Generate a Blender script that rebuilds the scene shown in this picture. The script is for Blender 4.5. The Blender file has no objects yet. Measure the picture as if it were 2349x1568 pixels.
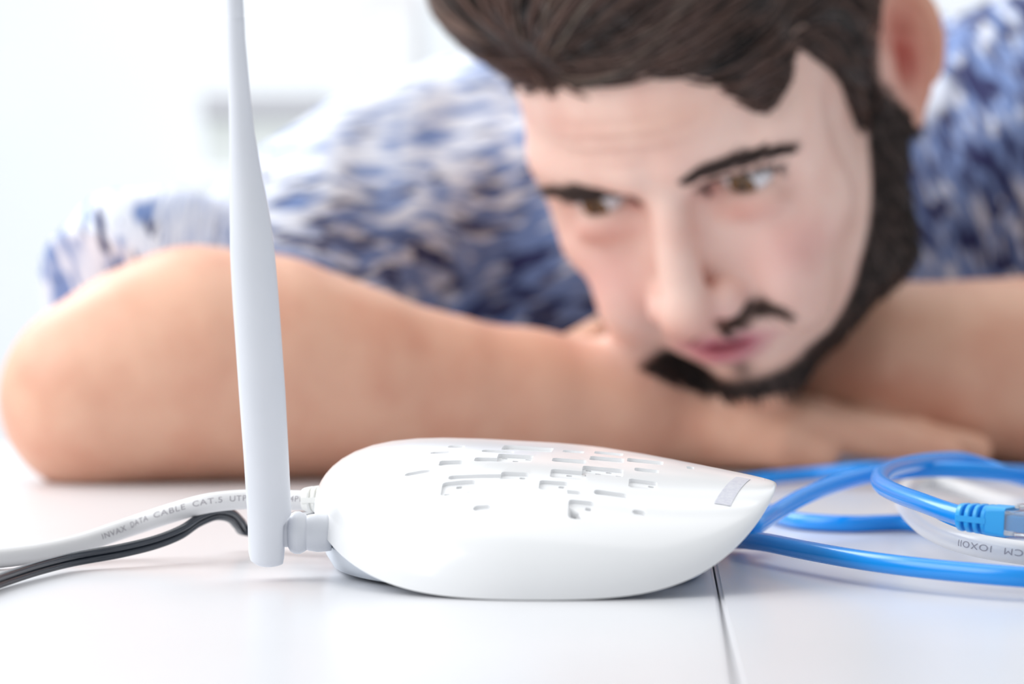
import bpy, bmesh, math, random
import numpy as np
from mathutils import Vector, Matrix, noise as mnoise

random.seed(7); np.random.seed(7)
SC = bpy.context.scene
C = SC.collection
DOF = True; DEBUG = False

# ------------------------------------------------------------------ camera
F = 6525.0; CX = 1174.5; CY = 784.0           # focal length in pixels of the 2349 px frame
CAMH = 0.0828                                  # lens height above the table top (z = 0)
PIT = math.atan(144.0 / F)
cam_d = bpy.data.cameras.new('camera'); cam = bpy.data.objects.new('camera', cam_d); C.objects.link(cam)
cam.location = (0, 0, CAMH); cam.rotation_euler = (math.pi / 2 - PIT, 0, 0)
cam_d.sensor_width = 36.0; cam_d.lens = 36.0 * F / 2349.0
cam_d.clip_start = 0.05; cam_d.clip_end = 50
cam_d.dof.use_dof = DOF; cam_d.dof.focus_distance = 0.795; cam_d.dof.aperture_fstop = 9.0
SC.camera = cam

# ------------------------------------------------------------------ light
SC.view_settings.view_transform = 'Standard'; SC.view_settings.look = 'None'
SC.view_settings.gamma = 1.0; SC.view_settings.use_curve_mapping = False
SC.view_settings.exposure = 0.0
w = bpy.data.worlds.new('room_light'); SC.world = w; w.use_nodes = True
bg = w.node_tree.nodes['Background']; bg.inputs[0].default_value = (0.93, 0.97, 1.0, 1); bg.inputs[1].default_value = 0.60

def area(name, loc, target, size, power, col):
    l = bpy.data.lights.new(name, 'AREA'); l.shape = 'RECTANGLE'; l.size = size[0]; l.size_y = size[1]
    l.energy = power; l.color = col
    o = bpy.data.objects.new(name, l); C.objects.link(o); o.location = loc
    o.rotation_euler = (Vector(target) - Vector(loc)).to_track_quat('-Z', 'Y').to_euler()
    return o
area('window_light', (-1.3, .72, 1.0), (0.1, 1.1, 0.05), (1.2, 1.2), 19, (0.97, 0.985, 1.0))
area('rear_window_light', (-1.2, 2.3, 1.25), (0.0, 1.3, 0.1), (1.2, 1.0), 22, (0.97, 0.985, 1.0))
area('back_wall_fill', (-.2, 2.6, 1.9), (-.2, 3.6, .3), (2.4, .8), 19, (.97, .985, 1))  # unseen fill lamp, added to whiten the back wall
area('ceiling_light', (0.1, 1.25, 1.7), (0.05, 1.0, 0.0), (1.6, 1.2), 10, (1.0, 0.99, 0.97))

# ------------------------------------------------------------------ helpers
cp, sp = math.cos(PIT), math.sin(PIT)
CAM = Vector((0, 0, CAMH)); FWD = Vector((0, cp, -sp)); UP = Vector((0, sp, cp)); RT = Vector((1, 0, 0))
def ray(px, py): return FWD + RT * ((px - CX) / F) - UP * ((py - CY) / F)
def W(px, py, d): return CAM + ray(px, py) * d
def T(px, py, z):                               # point at height z above the table
    r = ray(px, py); return CAM + r * ((z - CAMH) / r.z)

def link(name, me, m=None, parent=None):
    o = bpy.data.objects.new(name, me); C.objects.link(o)
    if m is not None:
        me.materials.clear()
        for k in (m if isinstance(m, (list, tuple)) else [m]): me.materials.append(k)
    if parent is not None:
        o.parent = parent; o.matrix_parent_inverse = Matrix.Identity(4)
        o.location = -parent.location if parent.parent is None else (0, 0, 0)
    return o
def thing(name, label, cat, loc=(0, 0, 0), group=None):
    o = bpy.data.objects.new(name, None); C.objects.link(o); o.location = loc; o.empty_display_size = .01
    o['label'] = label; o['category'] = cat
    if group: o['group'] = group
    return o
def pyd(name, vs, fs, m, parent=None, smooth=True):
    me = bpy.data.meshes.new(name); me.from_pydata([tuple(v) for v in vs], [], fs); me.update()
    if smooth: me.polygons.foreach_set('use_smooth', [True] * len(me.polygons))
    return link(name, me, m, parent)
def npmesh(name, V, Q, smooth=True):
    me = bpy.data.meshes.new(name); k = Q.shape[1]
    me.vertices.add(len(V)); me.vertices.foreach_set('co', np.ascontiguousarray(V, np.float32).ravel())
    me.loops.add(Q.size); me.loops.foreach_set('vertex_index', Q.astype(np.int32).ravel())
    me.polygons.add(len(Q)); me.polygons.foreach_set('loop_start', np.arange(len(Q), dtype=np.int32) * k)
    me.update(calc_edges=True); me.validate()
    if smooth: me.polygons.foreach_set('use_smooth', np.ones(len(me.polygons), bool))
    return me
def bm_obj(name, bm, m, parent=None, smooth=False):
    me = bpy.data.meshes.new(name); bmesh.ops.recalc_face_normals(bm, faces=bm.faces); bm.to_mesh(me); bm.free()
    if smooth: me.polygons.foreach_set('use_smooth', [True] * len(me.polygons))
    return link(name, me, m, parent)
def box_bm(x0, x1, y0, y1, z0, z1, bev=0.0, seg=2):
    bm = bmesh.new(); bmesh.ops.create_cube(bm, size=1)
    for v in bm.verts:
        v.co = ((x0 + x1) / 2 + v.co.x * (x1 - x0), (y0 + y1) / 2 + v.co.y * (y1 - y0), (z0 + z1) / 2 + v.co.z * (z1 - z0))
    if bev: bmesh.ops.bevel(bm, geom=bm.edges[:] + bm.verts[:], offset=bev, segments=seg, profile=.5, affect='EDGES')
    return bm

def mat(name, col, rough=.5, spec=.5, metal=0, **k):
    m = bpy.data.materials.new(name); m.use_nodes = True
    b = m.node_tree.nodes['Principled BSDF']
    b.inputs['Base Color'].default_value = (*col, 1); b.inputs['Roughness'].default_value = rough
    b.inputs['Specular IOR Level'].default_value = spec; b.inputs['Metallic'].default_value = metal
    for kk, v in k.items(): b.inputs[kk.replace('_', ' ')].default_value = v
    return m
def nodes(m): return m.node_tree.nodes, m.node_tree.links, m.node_tree.nodes['Principled BSDF']
def noisy(m, c0, c1, scale, bump=0.0, bscale=None, detail=3, coord='Object', stretch=(1, 1, 1), lo=.35, hi=.65):
    N, L, b = nodes(m)
    tc = N.new('ShaderNodeTexCoord'); mp = N.new('ShaderNodeMapping'); mp.inputs['Scale'].default_value = stretch
    L.new(tc.outputs[coord], mp.inputs[0])
    n = N.new('ShaderNodeTexNoise'); n.inputs['Scale'].default_value = scale; n.inputs['Detail'].default_value = detail
    L.new(mp.outputs[0], n.inputs['Vector'])
    r = N.new('ShaderNodeValToRGB'); r.color_ramp.elements[0].position = lo; r.color_ramp.elements[1].position = hi
    r.color_ramp.elements[0].color = (*c0, 1); r.color_ramp.elements[1].color = (*c1, 1)
    L.new(n.outputs['Fac'], r.inputs[0]); L.new(r.outputs[0], b.inputs['Base Color'])
    if bump:
        n2 = N.new('ShaderNodeTexNoise'); n2.inputs['Scale'].default_value = bscale or scale * 4; L.new(mp.outputs[0], n2.inputs['Vector'])
        bp = N.new('ShaderNodeBump'); bp.inputs['Strength'].default_value = bump; bp.inputs['Distance'].default_value = .001
        L.new(n2.outputs['Fac'], bp.inputs['Height']); L.new(bp.outputs[0], b.inputs['Normal'])
    return m

def catmull(P, n=12):
    P = [Vector(p) for p in P]; P = [P[0] * 2 - P[1]] + P + [P[-1] * 2 - P[-2]]
    out = []
    for i in range(1, len(P) - 2):
        p0, p1, p2, p3 = P[i - 1:i + 3]
        t0 = 0; t1 = max((p1 - p0).length, 1e-6) ** .5; t2 = t1 + max((p2 - p1).length, 1e-6) ** .5; t3 = t2 + max((p3 - p2).length, 1e-6) ** .5
        for k in range(n):
            t = t1 + (t2 - t1) * k / n
            A1 = p0 * ((t1 - t) / (t1 - t0)) + p1 * ((t - t0) / (t1 - t0)); A2 = p1 * ((t2 - t) / (t2 - t1)) + p2 * ((t - t1) / (t2 - t1))
            A3 = p2 * ((t3 - t) / (t3 - t2)) + p3 * ((t - t2) / (t3 - t2))
            B1 = A1 * ((t2 - t) / (t2 - t0)) + A2 * ((t - t0) / (t2 - t0)); B2 = A2 * ((t3 - t) / (t3 - t1)) + A3 * ((t - t1) / (t3 - t1))
            out.append(B1 * ((t2 - t) / (t2 - t1)) + B2 * ((t - t1) / (t2 - t1)))
    out.append(P[-2]); return out
def frames(path):
    T_ = []; n = len(path)
    for i in range(n): T_.append((path[min(i + 1, n - 1)] - path[max(i - 1, 0)]).normalized())
    u = Vector((0, 0, 1)) - T_[0] * T_[0].z; u.normalize(); U = []
    for t in T_:
        u = (Vector((0, 0, 1)) - t * t.z)
        u = u.normalized() if u.length > .2 else (U[-1] - t * U[-1].dot(t)).normalized()
        U.append(u)
    return T_, U
def tube(path, r, seg=20, off=(0, 0), twist=None):
    """round tube along path; off = lateral offset (side, up) ; returns verts, faces"""
    Tn, U = frames(path); vs = []; fs = []
    for i, (p, t, u) in enumerate(zip(path, Tn, U)):
        s = t.cross(u); a = twist(i / (len(path) - 1)) if twist else 0
        uu = u * math.cos(a) + s * math.sin(a); ss = s * math.cos(a) - u * math.sin(a)
        c = p + ss * off[0] + uu * off[1]
        for k in range(seg):
            b = 2 * math.pi * k / seg; vs.append(c + u * (math.cos(b) * r) + s * (math.sin(b) * r))
    for i in range(len(path) - 1):
        for k in range(seg):
            fs.append((i * seg + k, i * seg + (k + 1) % seg, (i + 1) * seg + (k + 1) % seg, (i + 1) * seg + k))
    n = len(path) - 1
    fs.append(tuple(range(seg))[::-1]); fs.append(tuple(n * seg + k for k in range(seg)))
    return vs, fs
def text_on_cable(txt, path, r, s0, length, ang, height, m, parent, flip=False):
    """printed lettering wrapped on the jacket: s0 = start arc length, ang = angle of the line's middle round the cable"""
    cu = bpy.data.curves.new('printed_text', 'FONT'); cu.body = txt; cu.size = 1; cu.space_character = 1.12
    to = bpy.data.objects.new('tmp_text', cu); C.objects.link(to)
    dg = bpy.context.evaluated_depsgraph_get(); me = bpy.data.meshes.new_from_object(to.evaluated_get(dg))
    bpy.data.objects.remove(to); bpy.data.curves.remove(cu)
    bm = bmesh.new(); bm.from_mesh(me); bmesh.ops.triangulate(bm, faces=bm.faces)
    bmesh.ops.subdivide_edges(bm, edges=[e for e in bm.edges if e.calc_length() > .2], cuts=2)
    xs = [v.co.x for v in bm.verts]; x0, x1 = min(xs), max(xs)
    acc = [0.0]
    for a, b in zip(path[:-1], path[1:]): acc.append(acc[-1] + (b - a).length)
    Tn, U = frames(path)
    for v in bm.verts:
        fx = (v.co.x - x0) / (x1 - x0); fy = v.co.y - .36
        if flip: fy = -fy                 # this cable's path already runs right to left
        s = s0 + fx * length; i = max(0, min(len(path) - 2, int(np.searchsorted(acc, s)) - 1))
        k = (s - acc[i]) / (acc[i + 1] - acc[i]); p = path[i].lerp(path[i + 1], k); u = U[i].lerp(U[i + 1], k); t = Tn[i].lerp(Tn[i + 1], k).normalized()
        sd = -t.cross(u)                     # towards the lens for a cable running left to right
        if sd.y > 0: sd = -sd
        a = ang - fy * height / r
        v.co = p + (u * math.cos(a) + sd * math.sin(a)) * (r * 1.012)
    me2 = bpy.data.meshes.new('printed_text'); bm.to_mesh(me2); bm.free(); bpy.data.meshes.remove(me)
    return link('printed_text', me2, m, parent)

# ------------------------------------------------------------------ materials
M_wall = noisy(mat('white_wall_paint', (.9, .93, .95), .8), (.90, .93, .95), (.93, .95, .97), 3, .1, 60)
M_floor = noisy(mat('pale_floor', (.8, .8, .8), .4), (.72, .73, .74), (.80, .81, .82), 4)
M_table = noisy(mat('white_laminate', (.84, .845, .86), .28, .45), (.735, .735, .755), (.76, .76, .785), 5, .02, 900)
M_edge = mat('table_edge_band', (.35, .33, .33), .6)
M_shell = mat('white_glossy_plastic', (.915, .917, .925), .18, .5)
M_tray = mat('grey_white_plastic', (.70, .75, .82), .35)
M_ant = noisy(mat('antenna_plastic', (.74, .77, .82), .42), (.755, .775, .825), (.785, .80, .85), 40)
M_strip = noisy(mat('silver_print', (.62, .62, .68), .35), (.60, .60, .68), (.70, .70, .75), 900)
M_blue = mat('blue_cable_jacket', (.0, .29, .86), .24, .6)
M_boot = mat('blue_boot_rubber', (.03, .40, .86), .38, .5)
M_white = mat('white_cable_jacket', (.74, .73, .735), .33, .5)
M_plugw = mat('ivory_plug_boot', (.86, .855, .82), .4)
M_black = mat('black_cord', (.022, .028, .04), .22, .6)
M_ink = mat('grey_ink', (.36, .34, .37), .6)
M_gold = mat('gold_contacts', (.9, .65, .25), .25, .5, 1)
M_clear = mat('clear_polycarbonate', (.93, .96, 1), .05, .5, 0, Transmission_Weight=.85, IOR=1.5)
# small scuffs on the router's flank
def scuffs(m):
    N, L, b = nodes(m); tc = N.new('ShaderNodeTexCoord')
    prev = None
    for (c, sc, rot) in SCUFF:
        mp = N.new('ShaderNodeMapping'); mp.vector_type = 'TEXTURE'; mp.inputs['Location'].default_value = c; mp.inputs['Scale'].default_value = sc; mp.inputs['Rotation'].default_value = (0, rot, 0)
        nz = N.new('ShaderNodeTexNoise'); nz.inputs['Scale'].default_value = 900; mx = N.new('ShaderNodeVectorMath'); mx.operation = 'MULTIPLY_ADD'
        mx.inputs[1].default_value = (.003, .0, .003)
        L.new(tc.outputs['Object'], nz.inputs['Vector']); L.new(nz.outputs['Color'], mx.inputs[0]); L.new(tc.outputs['Object'], mx.inputs[2]); L.new(mx.outputs[0], mp.inputs[0])
        g = N.new('ShaderNodeTexGradient'); g.gradient_type = 'SPHERICAL'; L.new(mp.outputs[0], g.inputs[0])
        if prev is None: prev = g.outputs['Fac']
        else:
            a = N.new('ShaderNodeMath'); a.operation = 'MAXIMUM'; L.new(prev, a.inputs[0]); L.new(g.outputs['Fac'], a.inputs[1]); prev = a.outputs[0]
    mix = N.new('ShaderNodeMix'); mix.data_type = 'RGBA'; mix.inputs['A'].default_value = (.915, .917, .925, 1); mix.inputs['B'].default_value = (.66, .62, .62, 1)
    ml = N.new('ShaderNodeMath'); ml.operation = 'MULTIPLY'; ml.inputs[1].default_value = .8; ml.use_clamp = True
    L.new(prev, ml.inputs[0]); L.new(ml.outputs[0], mix.inputs['Factor']); L.new(mix.outputs['Result'], b.inputs['Base Color'])

# ------------------------------------------------------------------ the setting
def struct(o): o['kind'] = 'structure'; return o
struct(bm_obj('floor', box_bm(-3.2, 3.2, -1.5, 4.3, -.80, -.75), M_floor))
struct(bm_obj('wall_back', box_bm(-3.2, 3.2, 3.62, 3.72, -.75, 2.0), M_wall))
struct(bm_obj('baseboard_back', box_bm(-3.2, 3.2, 3.60, 3.62, -.75, -.66), M_wall))

M_block = noisy(mat('grey_block_paint', (.5, .5, .52), .85), (.46, .46, .48), (.52, .52, .54), 3)
struct(bm_obj('right_light_block', box_bm(1.9, 2.0, -1.5, 3.62, -.75, 2.0), M_block))  # unseen wall, added to block light from the right
# table: two white leaves that meet in a seam running away from the lens
tab = thing('table', 'white laminate table with a dark seam between its two leaves, under the router', 'table', (0, .95, 0))
s0 = T(1640, 1312, 0); s1 = T(1690, 1568, 0); sdir = (s0 - s1); 
def seam_x(y): return s1.x + (y - s1.y) * sdir.x / sdir.y
YN, YF = .18, 1.43; g = .0003
def leaf(xa, xb, left):
    bm = bmesh.new(); e = .0011
    xs = lambda y: seam_x(y) + (-g if left else g)
    pr = [(xa, xs(YN), xa, xs(YF))] if left else [(xs(YN), xb, xs(YF), xb)]
    x0n, x1n, x0f, x1f = pr[0]
    vs = [bm.verts.new(p) for p in [(x0n, YN, -.025), (x1n, YN, -.025), (x1f, YF, -.025), (x0f, YF, -.025), (x0n, YN, 0), (x1n, YN, 0), (x1f, YF, 0), (x0f, YF, 0)]]
    for f in ((0, 3, 2, 1), (4, 5, 6, 7), (0, 1, 5, 4), (1, 2, 6, 5), (2, 3, 7, 6), (3, 0, 4, 7)): bm.faces.new([vs[i] for i in f])
    bmesh.ops.bevel(bm, geom=bm.edges[:], offset=.0009, segments=3, affect='EDGES')
    return bm
bm_obj('table_leaf', leaf(-1.0, 0, True), M_table, tab); bm_obj('table_leaf', leaf(0, 1.1, False), M_table, tab)
for (x, y) in ((-.93, .25), (-.93, 1.37), (1.03, .25), (1.03, 1.37)):
    bm_obj('leg', box_bm(x - .025, x + .025, y - .025, y + .025, -.75, -.025, .003), M_table, tab)
bm_obj('seam_strip', box_bm(seam_x(.8) - .012, seam_x(.8) + .012, YN + .01, YF - .01, -.0265, -.0249), M_edge, tab)

# things far behind: a pale grey box on a white wall shelf, a white curtain
shy = 3.2
def bgbox(px0, px1, py0, py1, y, dep):
    a = W(px0, py0, y); b = W(px1, py1, y); return a.x, b.x, a.y, a.y + dep, b.z, a.z
M_gbox = noisy(mat('pale_grey_board', (.60, .62, .62), .7), (.60, .63, .61), (.66, .68, .67), 9)
M_glid = mat('grey_lid', (.50, .50, .53), .6)
M_shelfw = mat('white_lacquer', (.9, .92, .93), .5)
x0, x1, y0, y1, z0, z1 = bgbox(462, 745, 215, 392, shy, .25)
bx = thing('storage_box', 'pale grey lidded box, blurred, on the shelf behind the antenna', 'box', ((x0 + x1) / 2, y0, z0))
bm_obj('box_body', box_bm(x0 + .004, x1 - .004, y0 + .004, y1, z0, z1 - .028, .003), M_gbox, bx)
bm_obj('lid', box_bm(x0, x1, y0, y1 + .004, z1 - .028, z1, .003), M_glid, bx)
zt = z0
sa, sb = W(440, 392, shy).x, W(1500, 392, shy).x
sh = thing('wall_shelf', 'thin white wall shelf carrying the pale grey box and the binder', 'shelf', ((sa + sb) / 2, 3.4, zt - .03))
bm_obj('shelf_board', box_bm(sa, sb, 3.15, 3.62, zt - .022, zt, .003), M_shelfw, sh)
for k in (.2, .8): bm_obj('bracket', box_bm(sa + (sb - sa) * k - .01, sa + (sb - sa) * k + .01, 3.25, 3.62, zt - .10, zt - .022, .002), M_shelfw, sh)
x0, x1, y0, y1, z0b, z1b = bgbox(828, 960, -40, 392, shy + .05, .2)
bn = thing('binder', 'pale upright binder, blurred, standing on the wall shelf left of the hair', 'binder', ((x0 + x1) / 2, y0, zt))
M_bind = mat('pale_binder_card', (.80, .79, .80), .6)
bm_obj('cover', box_bm(x0, x1, y0, y1 + .05, zt, z1b, .004), M_bind, bn)
bm_obj('spine_label', box_bm(x0 + .012, x1 - .012, y0 - .001, y0 + .001, z1b - .12, z1b - .04), M_shelfw, bn)
M_curt = noisy(mat('pale_blue_sheer', (.70, .76, .85), .8), (.68, .74, .84), (.74, .79, .88), 6)
def curtain():
    vs = []; fs = []; n = 120; rows = 24
    for j in range(rows + 1):
        t = j / rows; z = -.70 + 2.6 * t
        for i in range(n + 1):
            s = i / n; x = -1.75 + s * (.83 + .5 * abs(t - .30) ** 1.3); y = 3.50 + .03 * math.sin(s * 46) + .012 * math.sin(s * 113 + 1)
            vs.append((x, y, z))
    for j in range(rows):
        for i in range(n):
            a = j * (n + 1) + i; fs.append((a, a + 1, a + n + 2, a + n + 1))
    o = pyd('curtain', vs, fs, M_curt); md = o.modifiers.new('thick', 'SOLIDIFY'); md.thickness = .002
    o['label'] = 'pale bluish white curtain hanging at the far left of the back wall'; o['category'] = 'curtain'
curtain()

#@@ROUTER
# ------------------------------------------------------------------ router
RC = Vector((.01035, .8300, 0)); RTH = math.radians(-3.65)
cu_, su_ = math.cos(RTH), math.sin(RTH)
RA, RB, RN = .06728, .09908, 2.209
def r2w(u, v): return RC.x + u * cu_ - v * su_, RC.y + u * su_ + v * cu_
def w2r(x, y): dx, dy = x - RC.x, y - RC.y; return dx * cu_ + dy * su_, -dx * su_ + dy * cu_
def topz(u, v):
    s = u / RA; t = v / RB
    return .0331 + .00603 * (s - .52862) ** 2 * (1 if s > .52862 else .6) - .00605 * max(0, s) ** 2 - .001 * max(-t, 0) ** 1.6 - .00229 * max(t, 0) ** 2
def rimz(u, v):
    s = (u + .006) / RA
    return .0026 + (.01747 * s ** 4.43 if s > 0 else .02208 * abs(s) ** 3.44) - .00238 * abs(v / RB) ** 3
def plan(th):
    c, s = math.cos(th), math.sin(th)
    r = (abs(c) ** RN + abs(s) ** RN) ** (-1 / RN)
    u = RA * r * c; v = RB * r * s
    if u > 0: u *= 1.0 - .249 * (v / RB); u += -.0674 * u * (1 - (v / RB) ** 2)
    else: u *= 1.0 + .0342 * (v / RB)
    return u, v
PLAN = [plan(2 * math.pi * k / 720) for k in range(721)]; PANG = [math.atan2(b, a) % (2 * math.pi) for a, b in PLAN[:-1]] + [2 * math.pi]
def rr_of(u, v):
    a = math.atan2(v, u) % (2 * math.pi); R_ = np.interp(a, PANG, [math.hypot(*q) for q in PLAN])
    return math.hypot(u, v) / float(R_)
PE = 3.0
def shell_pt(th, r):
    U_, V_ = plan(th); u, v = U_ * r, V_ * r
    rz = rimz(U_, V_)
    return u, v, rz + (topz(u, v) - rz) * (max(0, 1 - r ** PE)) ** .5
def surf(u, v):
    r = min(1, rr_of(u, v)); rz = rimz(u / max(r, 1e-6), v / max(r, 1e-6)) if r > .05 else .0018
    return rz + (topz(u, v) - rz) * (1 - r ** PE) ** .5
def hit_top(px, py):
    r = ray(px, py); d = .68; h0 = None
    while d < 1.0:
        p = CAM + r * d; u, v = w2r(p.x, p.y)
        if rr_of(u, v) < 1 and p.z <= surf(u, v): return u, v
        d += .0008
    return None
router = thing('router', 'white wireless router with pocketed top and one upright antenna', 'router', tuple(RC))
def mk_shell(parent, m):
    nt, rs = 200, [0, .12, .25, .38, .5, .6, .7, .78, .85, .9, .935, .96, .975, .986, .993, .9975, 1.0]
    vs = []; fs = []; vs.append((*r2w(0, 0), topz(0, 0)))
    for r in rs[1:]:
        for k in range(nt):
            u, v, z = shell_pt(2 * math.pi * k / nt, r); vs.append((*r2w(u, v), z))
    for k in range(nt): fs.append((0, 1 + k, 1 + (k + 1) % nt))
    R = len(rs) - 1
    for j in range(R - 1):
        for k in range(nt):
            a = 1 + j * nt + k; b = 1 + j * nt + (k + 1) % nt; fs.append((a, a + nt, b + nt, b))
    # lip turned inwards and the underside
    base = 1 + (R - 1) * nt
    for (sc, dz) in ((.985, -.0002), (.95, .0012), (.6, .0022)):
        for k in range(nt):
            U_, V_ = plan(2 * math.pi * k / nt); z = rimz(U_, V_) + dz
            if sc == .6: z = min(z, .008)
            vs.append((*r2w(U_ * sc, V_ * sc), z))
    for j in range(3):
        for k in range(nt):
            a = base + j * nt + k; b = base + j * nt + (k + 1) % nt; fs.append((a, a + nt, b + nt, b))
    c = len(vs); vs.append((*r2w(0, 0), .006)); last = base + 3 * nt
    for k in range(nt): fs.append((last + k, c, last + (k + 1) % nt))
    return vs, fs
def cutter(bm, u0, u1, v0, v1, depth, rad, topo=.003):
    rad = min(rad, (u1 - u0) / 2.01, (v1 - v0) / 2.01); pts = []
    for (cx, cy, a0) in ((u1 - rad, v1 - rad, 0), (u0 + rad, v1 - rad, 90), (u0 + rad, v0 + rad, 180), (u1 - rad, v0 + rad, 270)):
        for k in range(6):
            a = math.radians(a0 + 18 * k); pts.append((cx + rad * math.cos(a), cy + rad * math.sin(a)))
    n = len(pts); lo = [bm.verts.new((*r2w(u, v), surf(u, v) - depth)) for u, v in pts]; hi = [bm.verts.new((*r2w(u, v), surf(u, v) + topo)) for u, v in pts]
    uc, vc = (u0 + u1) / 2, (v0 + v1) / 2
    cl = bm.verts.new((*r2w(uc, vc), surf(uc, vc) - depth)); ch = bm.verts.new((*r2w(uc, vc), surf(uc, vc) + topo))
    for i in range(n):
        j = (i + 1) % n; bm.faces.new((lo[i], lo[j], hi[j], hi[i])); bm.faces.new((lo[j], lo[i], cl)); bm.faces.new((hi[i], hi[j], ch))
# pockets: (left px, right px, far py, near py, has vents)
POCK = [(1085, 1126, 1160, 1171, 0), (1013, 1088, 1104, 1133, 1), (1030, 1200, 1087, 1096, 0), (1148, 1212, 1083, 1104, 1), (930, 987, 1080, 1088, 0),
        (1008, 1060, 1055, 1066, 1), (1088, 1200, 1050, 1058, 0), (1140, 1222, 1042, 1058, 1), (1028, 1066, 1021, 1026, 0), (988, 1036, 1035, 1040, 0),
        (1236, 1302, 1103, 1126, 1), (1290, 1335, 1124, 1134, 0), (1303, 1362, 1148, 1192, 1), (1362, 1440, 1127, 1140, 0), (1262, 1345, 1078, 1098, 1),
        (1335, 1430, 1072, 1090, 1), (1442, 1508, 1101, 1122, 1), (1450, 1482, 1171, 1184, 0), (1266, 1345, 1052, 1060, 0), (1352, 1432, 1048, 1058, 0),
        (1455, 1512, 1075, 1082, 0), (1438, 1522, 1054, 1062, 0), (1362, 1430, 1037, 1043, 0), (1150, 1270, 1024, 1034, 0), (1105, 1180, 1032, 1038, 0), (1290, 1340, 1033, 1038, 0), (1575, 1592, 1070, 1076, 0)]
def pockets(shell):
    c1 = bmesh.new(); c2 = bmesh.new()
    for (a, b, t, n, vent) in POCK:
        m1 = hit_top((a + b) / 2, n); m0 = hit_top((a + b) / 2, t); l = hit_top(a, (t + n) / 2); r = hit_top(b, (t + n) / 2)
        if not (m0 and m1 and l and r): continue
        u0, u1, v0, v1 = l[0], r[0], m1[1], m0[1]
        if v1 - v0 < .001: v1 = v0 + .001
        cutter(c1, u0, u1, v0, v1, .0011, .0012)
        if vent:
            nu = max(2, int((u1 - u0) / .0028)); nv = max(1, min(3, int((v1 - v0) / .003)))
            for i in range(nu):
                for j in range(nv):
                    if (i + j) % 2 and nv > 1: continue
                    uc = u0 + (u1 - u0) * (i + .55) / nu; vc = v0 + (v1 - v0) * (j + .5) / nv
                    cutter(c2, uc - .0008, uc + .0008, vc - .0008, vc + .0008, .004, .0004)
    for bmx, nm in ((c1, 'a'), (c2, 'b')):
        bmesh.ops.recalc_face_normals(bmx, faces=bmx.faces)
        me = bpy.data.meshes.new('cut'); bmx.to_mesh(me); bmx.free(); co = bpy.data.objects.new('cut', me); C.objects.link(co)
        md = shell.modifiers.new('cut', 'BOOLEAN'); md.operation = 'DIFFERENCE'; md.object = co; md.solver = 'EXACT'; md.use_self = True
        bpy.context.view_layer.update(); dg = bpy.context.evaluated_depsgraph_get()
        nm_ = bpy.data.meshes.new_from_object(shell.evaluated_get(dg)); shell.modifiers.clear(); shell.data = nm_
        bpy.data.objects.remove(co); bpy.data.meshes.remove(me)
    shell.data.name = 'top_shell'
vs, fs = mk_shell(None, None)
shell = pyd('top_shell', vs, fs, M_shell)
pockets(shell)
shell.data.materials.clear(); shell.data.materials.append(M_shell)
shell.data.polygons.foreach_set('use_smooth', [True] * len(shell.data.polygons))
shell.data.set_sharp_from_angle(angle=math.radians(32))
shell.parent = router; shell.location = -router.location
# scuff marks sit on the flank facing the lens
a = W(1243, 1268, .7155); b = W(1042, 1316, .717)
SCUFF = [(tuple(a), (.0045, .02, .0016), .35), (tuple(b), (.0010, .02, .0011), .6)]
scuffs(M_shell)
# lower tray, seen under the shell at the left and under the front lip
def tray():
    nt = 120; vs = []; fs = []
    prof = [(.50, .0004), (.78, .0004), (.84, .0014), (.865, .0045), (.88, .008), (.88, .012), (.75, .016)]
    for (sc, z) in prof:
        for k in range(nt):
            U_, V_ = plan(2 * math.pi * k / nt); su = sc * (1.0 - .18 * max(0, U_ / RA) ** 2 + .10 * max(0, -U_ / RA) ** .7)
            zz = z
            if z > .001:
                zz = min(z, max(rimz(U_, V_) + .0035, .002))
            x = U_ * su; y = V_ * sc * (.965 + .14 * max(0, -U_ / RA) ** .7)
            vs.append((*r2w(x, y), zz))
    for j in range(len(prof) - 1):
        for k in range(nt):
            a = j * nt + k; b = j * nt + (k + 1) % nt; fs.append((a, b, b + nt, a + nt))
    fs.append(tuple(range(nt))[::-1])
    return vs, fs
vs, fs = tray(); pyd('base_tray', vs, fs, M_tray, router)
# translucent front window strip under the lip, right end
# grey print by the front edge
def strip():
    vs = []; fs = []; n = 12; mrows = 6
    # corner pixels: near-left, near-right, far-right, far-left
    q = [(1638, 1155), (1676, 1163), (1722, 1100), (1690, 1094)]
    h = [hit_top(*p) for p in q]
    if None in h: print('strip miss', h); return
    for j in range(n + 1):
        t = j / n
        for i in range(mrows + 1):
            s = i / mrows
            u = (h[0][0] * (1 - s) + h[1][0] * s) * (1 - t) + (h[3][0] * (1 - s) + h[2][0] * s) * t
            v = (h[0][1] * (1 - s) + h[1][1] * s) * (1 - t) + (h[3][1] * (1 - s) + h[2][1] * s) * t
            vs.append((*r2w(u, v), surf(u, v) + .00012))
    for j in range(n):
        for i in range(mrows):
            a = j * (mrows + 1) + i; fs.append((a, a + 1, a + mrows + 2, a + mrows + 1))
    o = pyd('printed_badge', vs, fs, M_strip, router); o['label'] = 'silver grey printed badge at the front edge'
strip()

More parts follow.
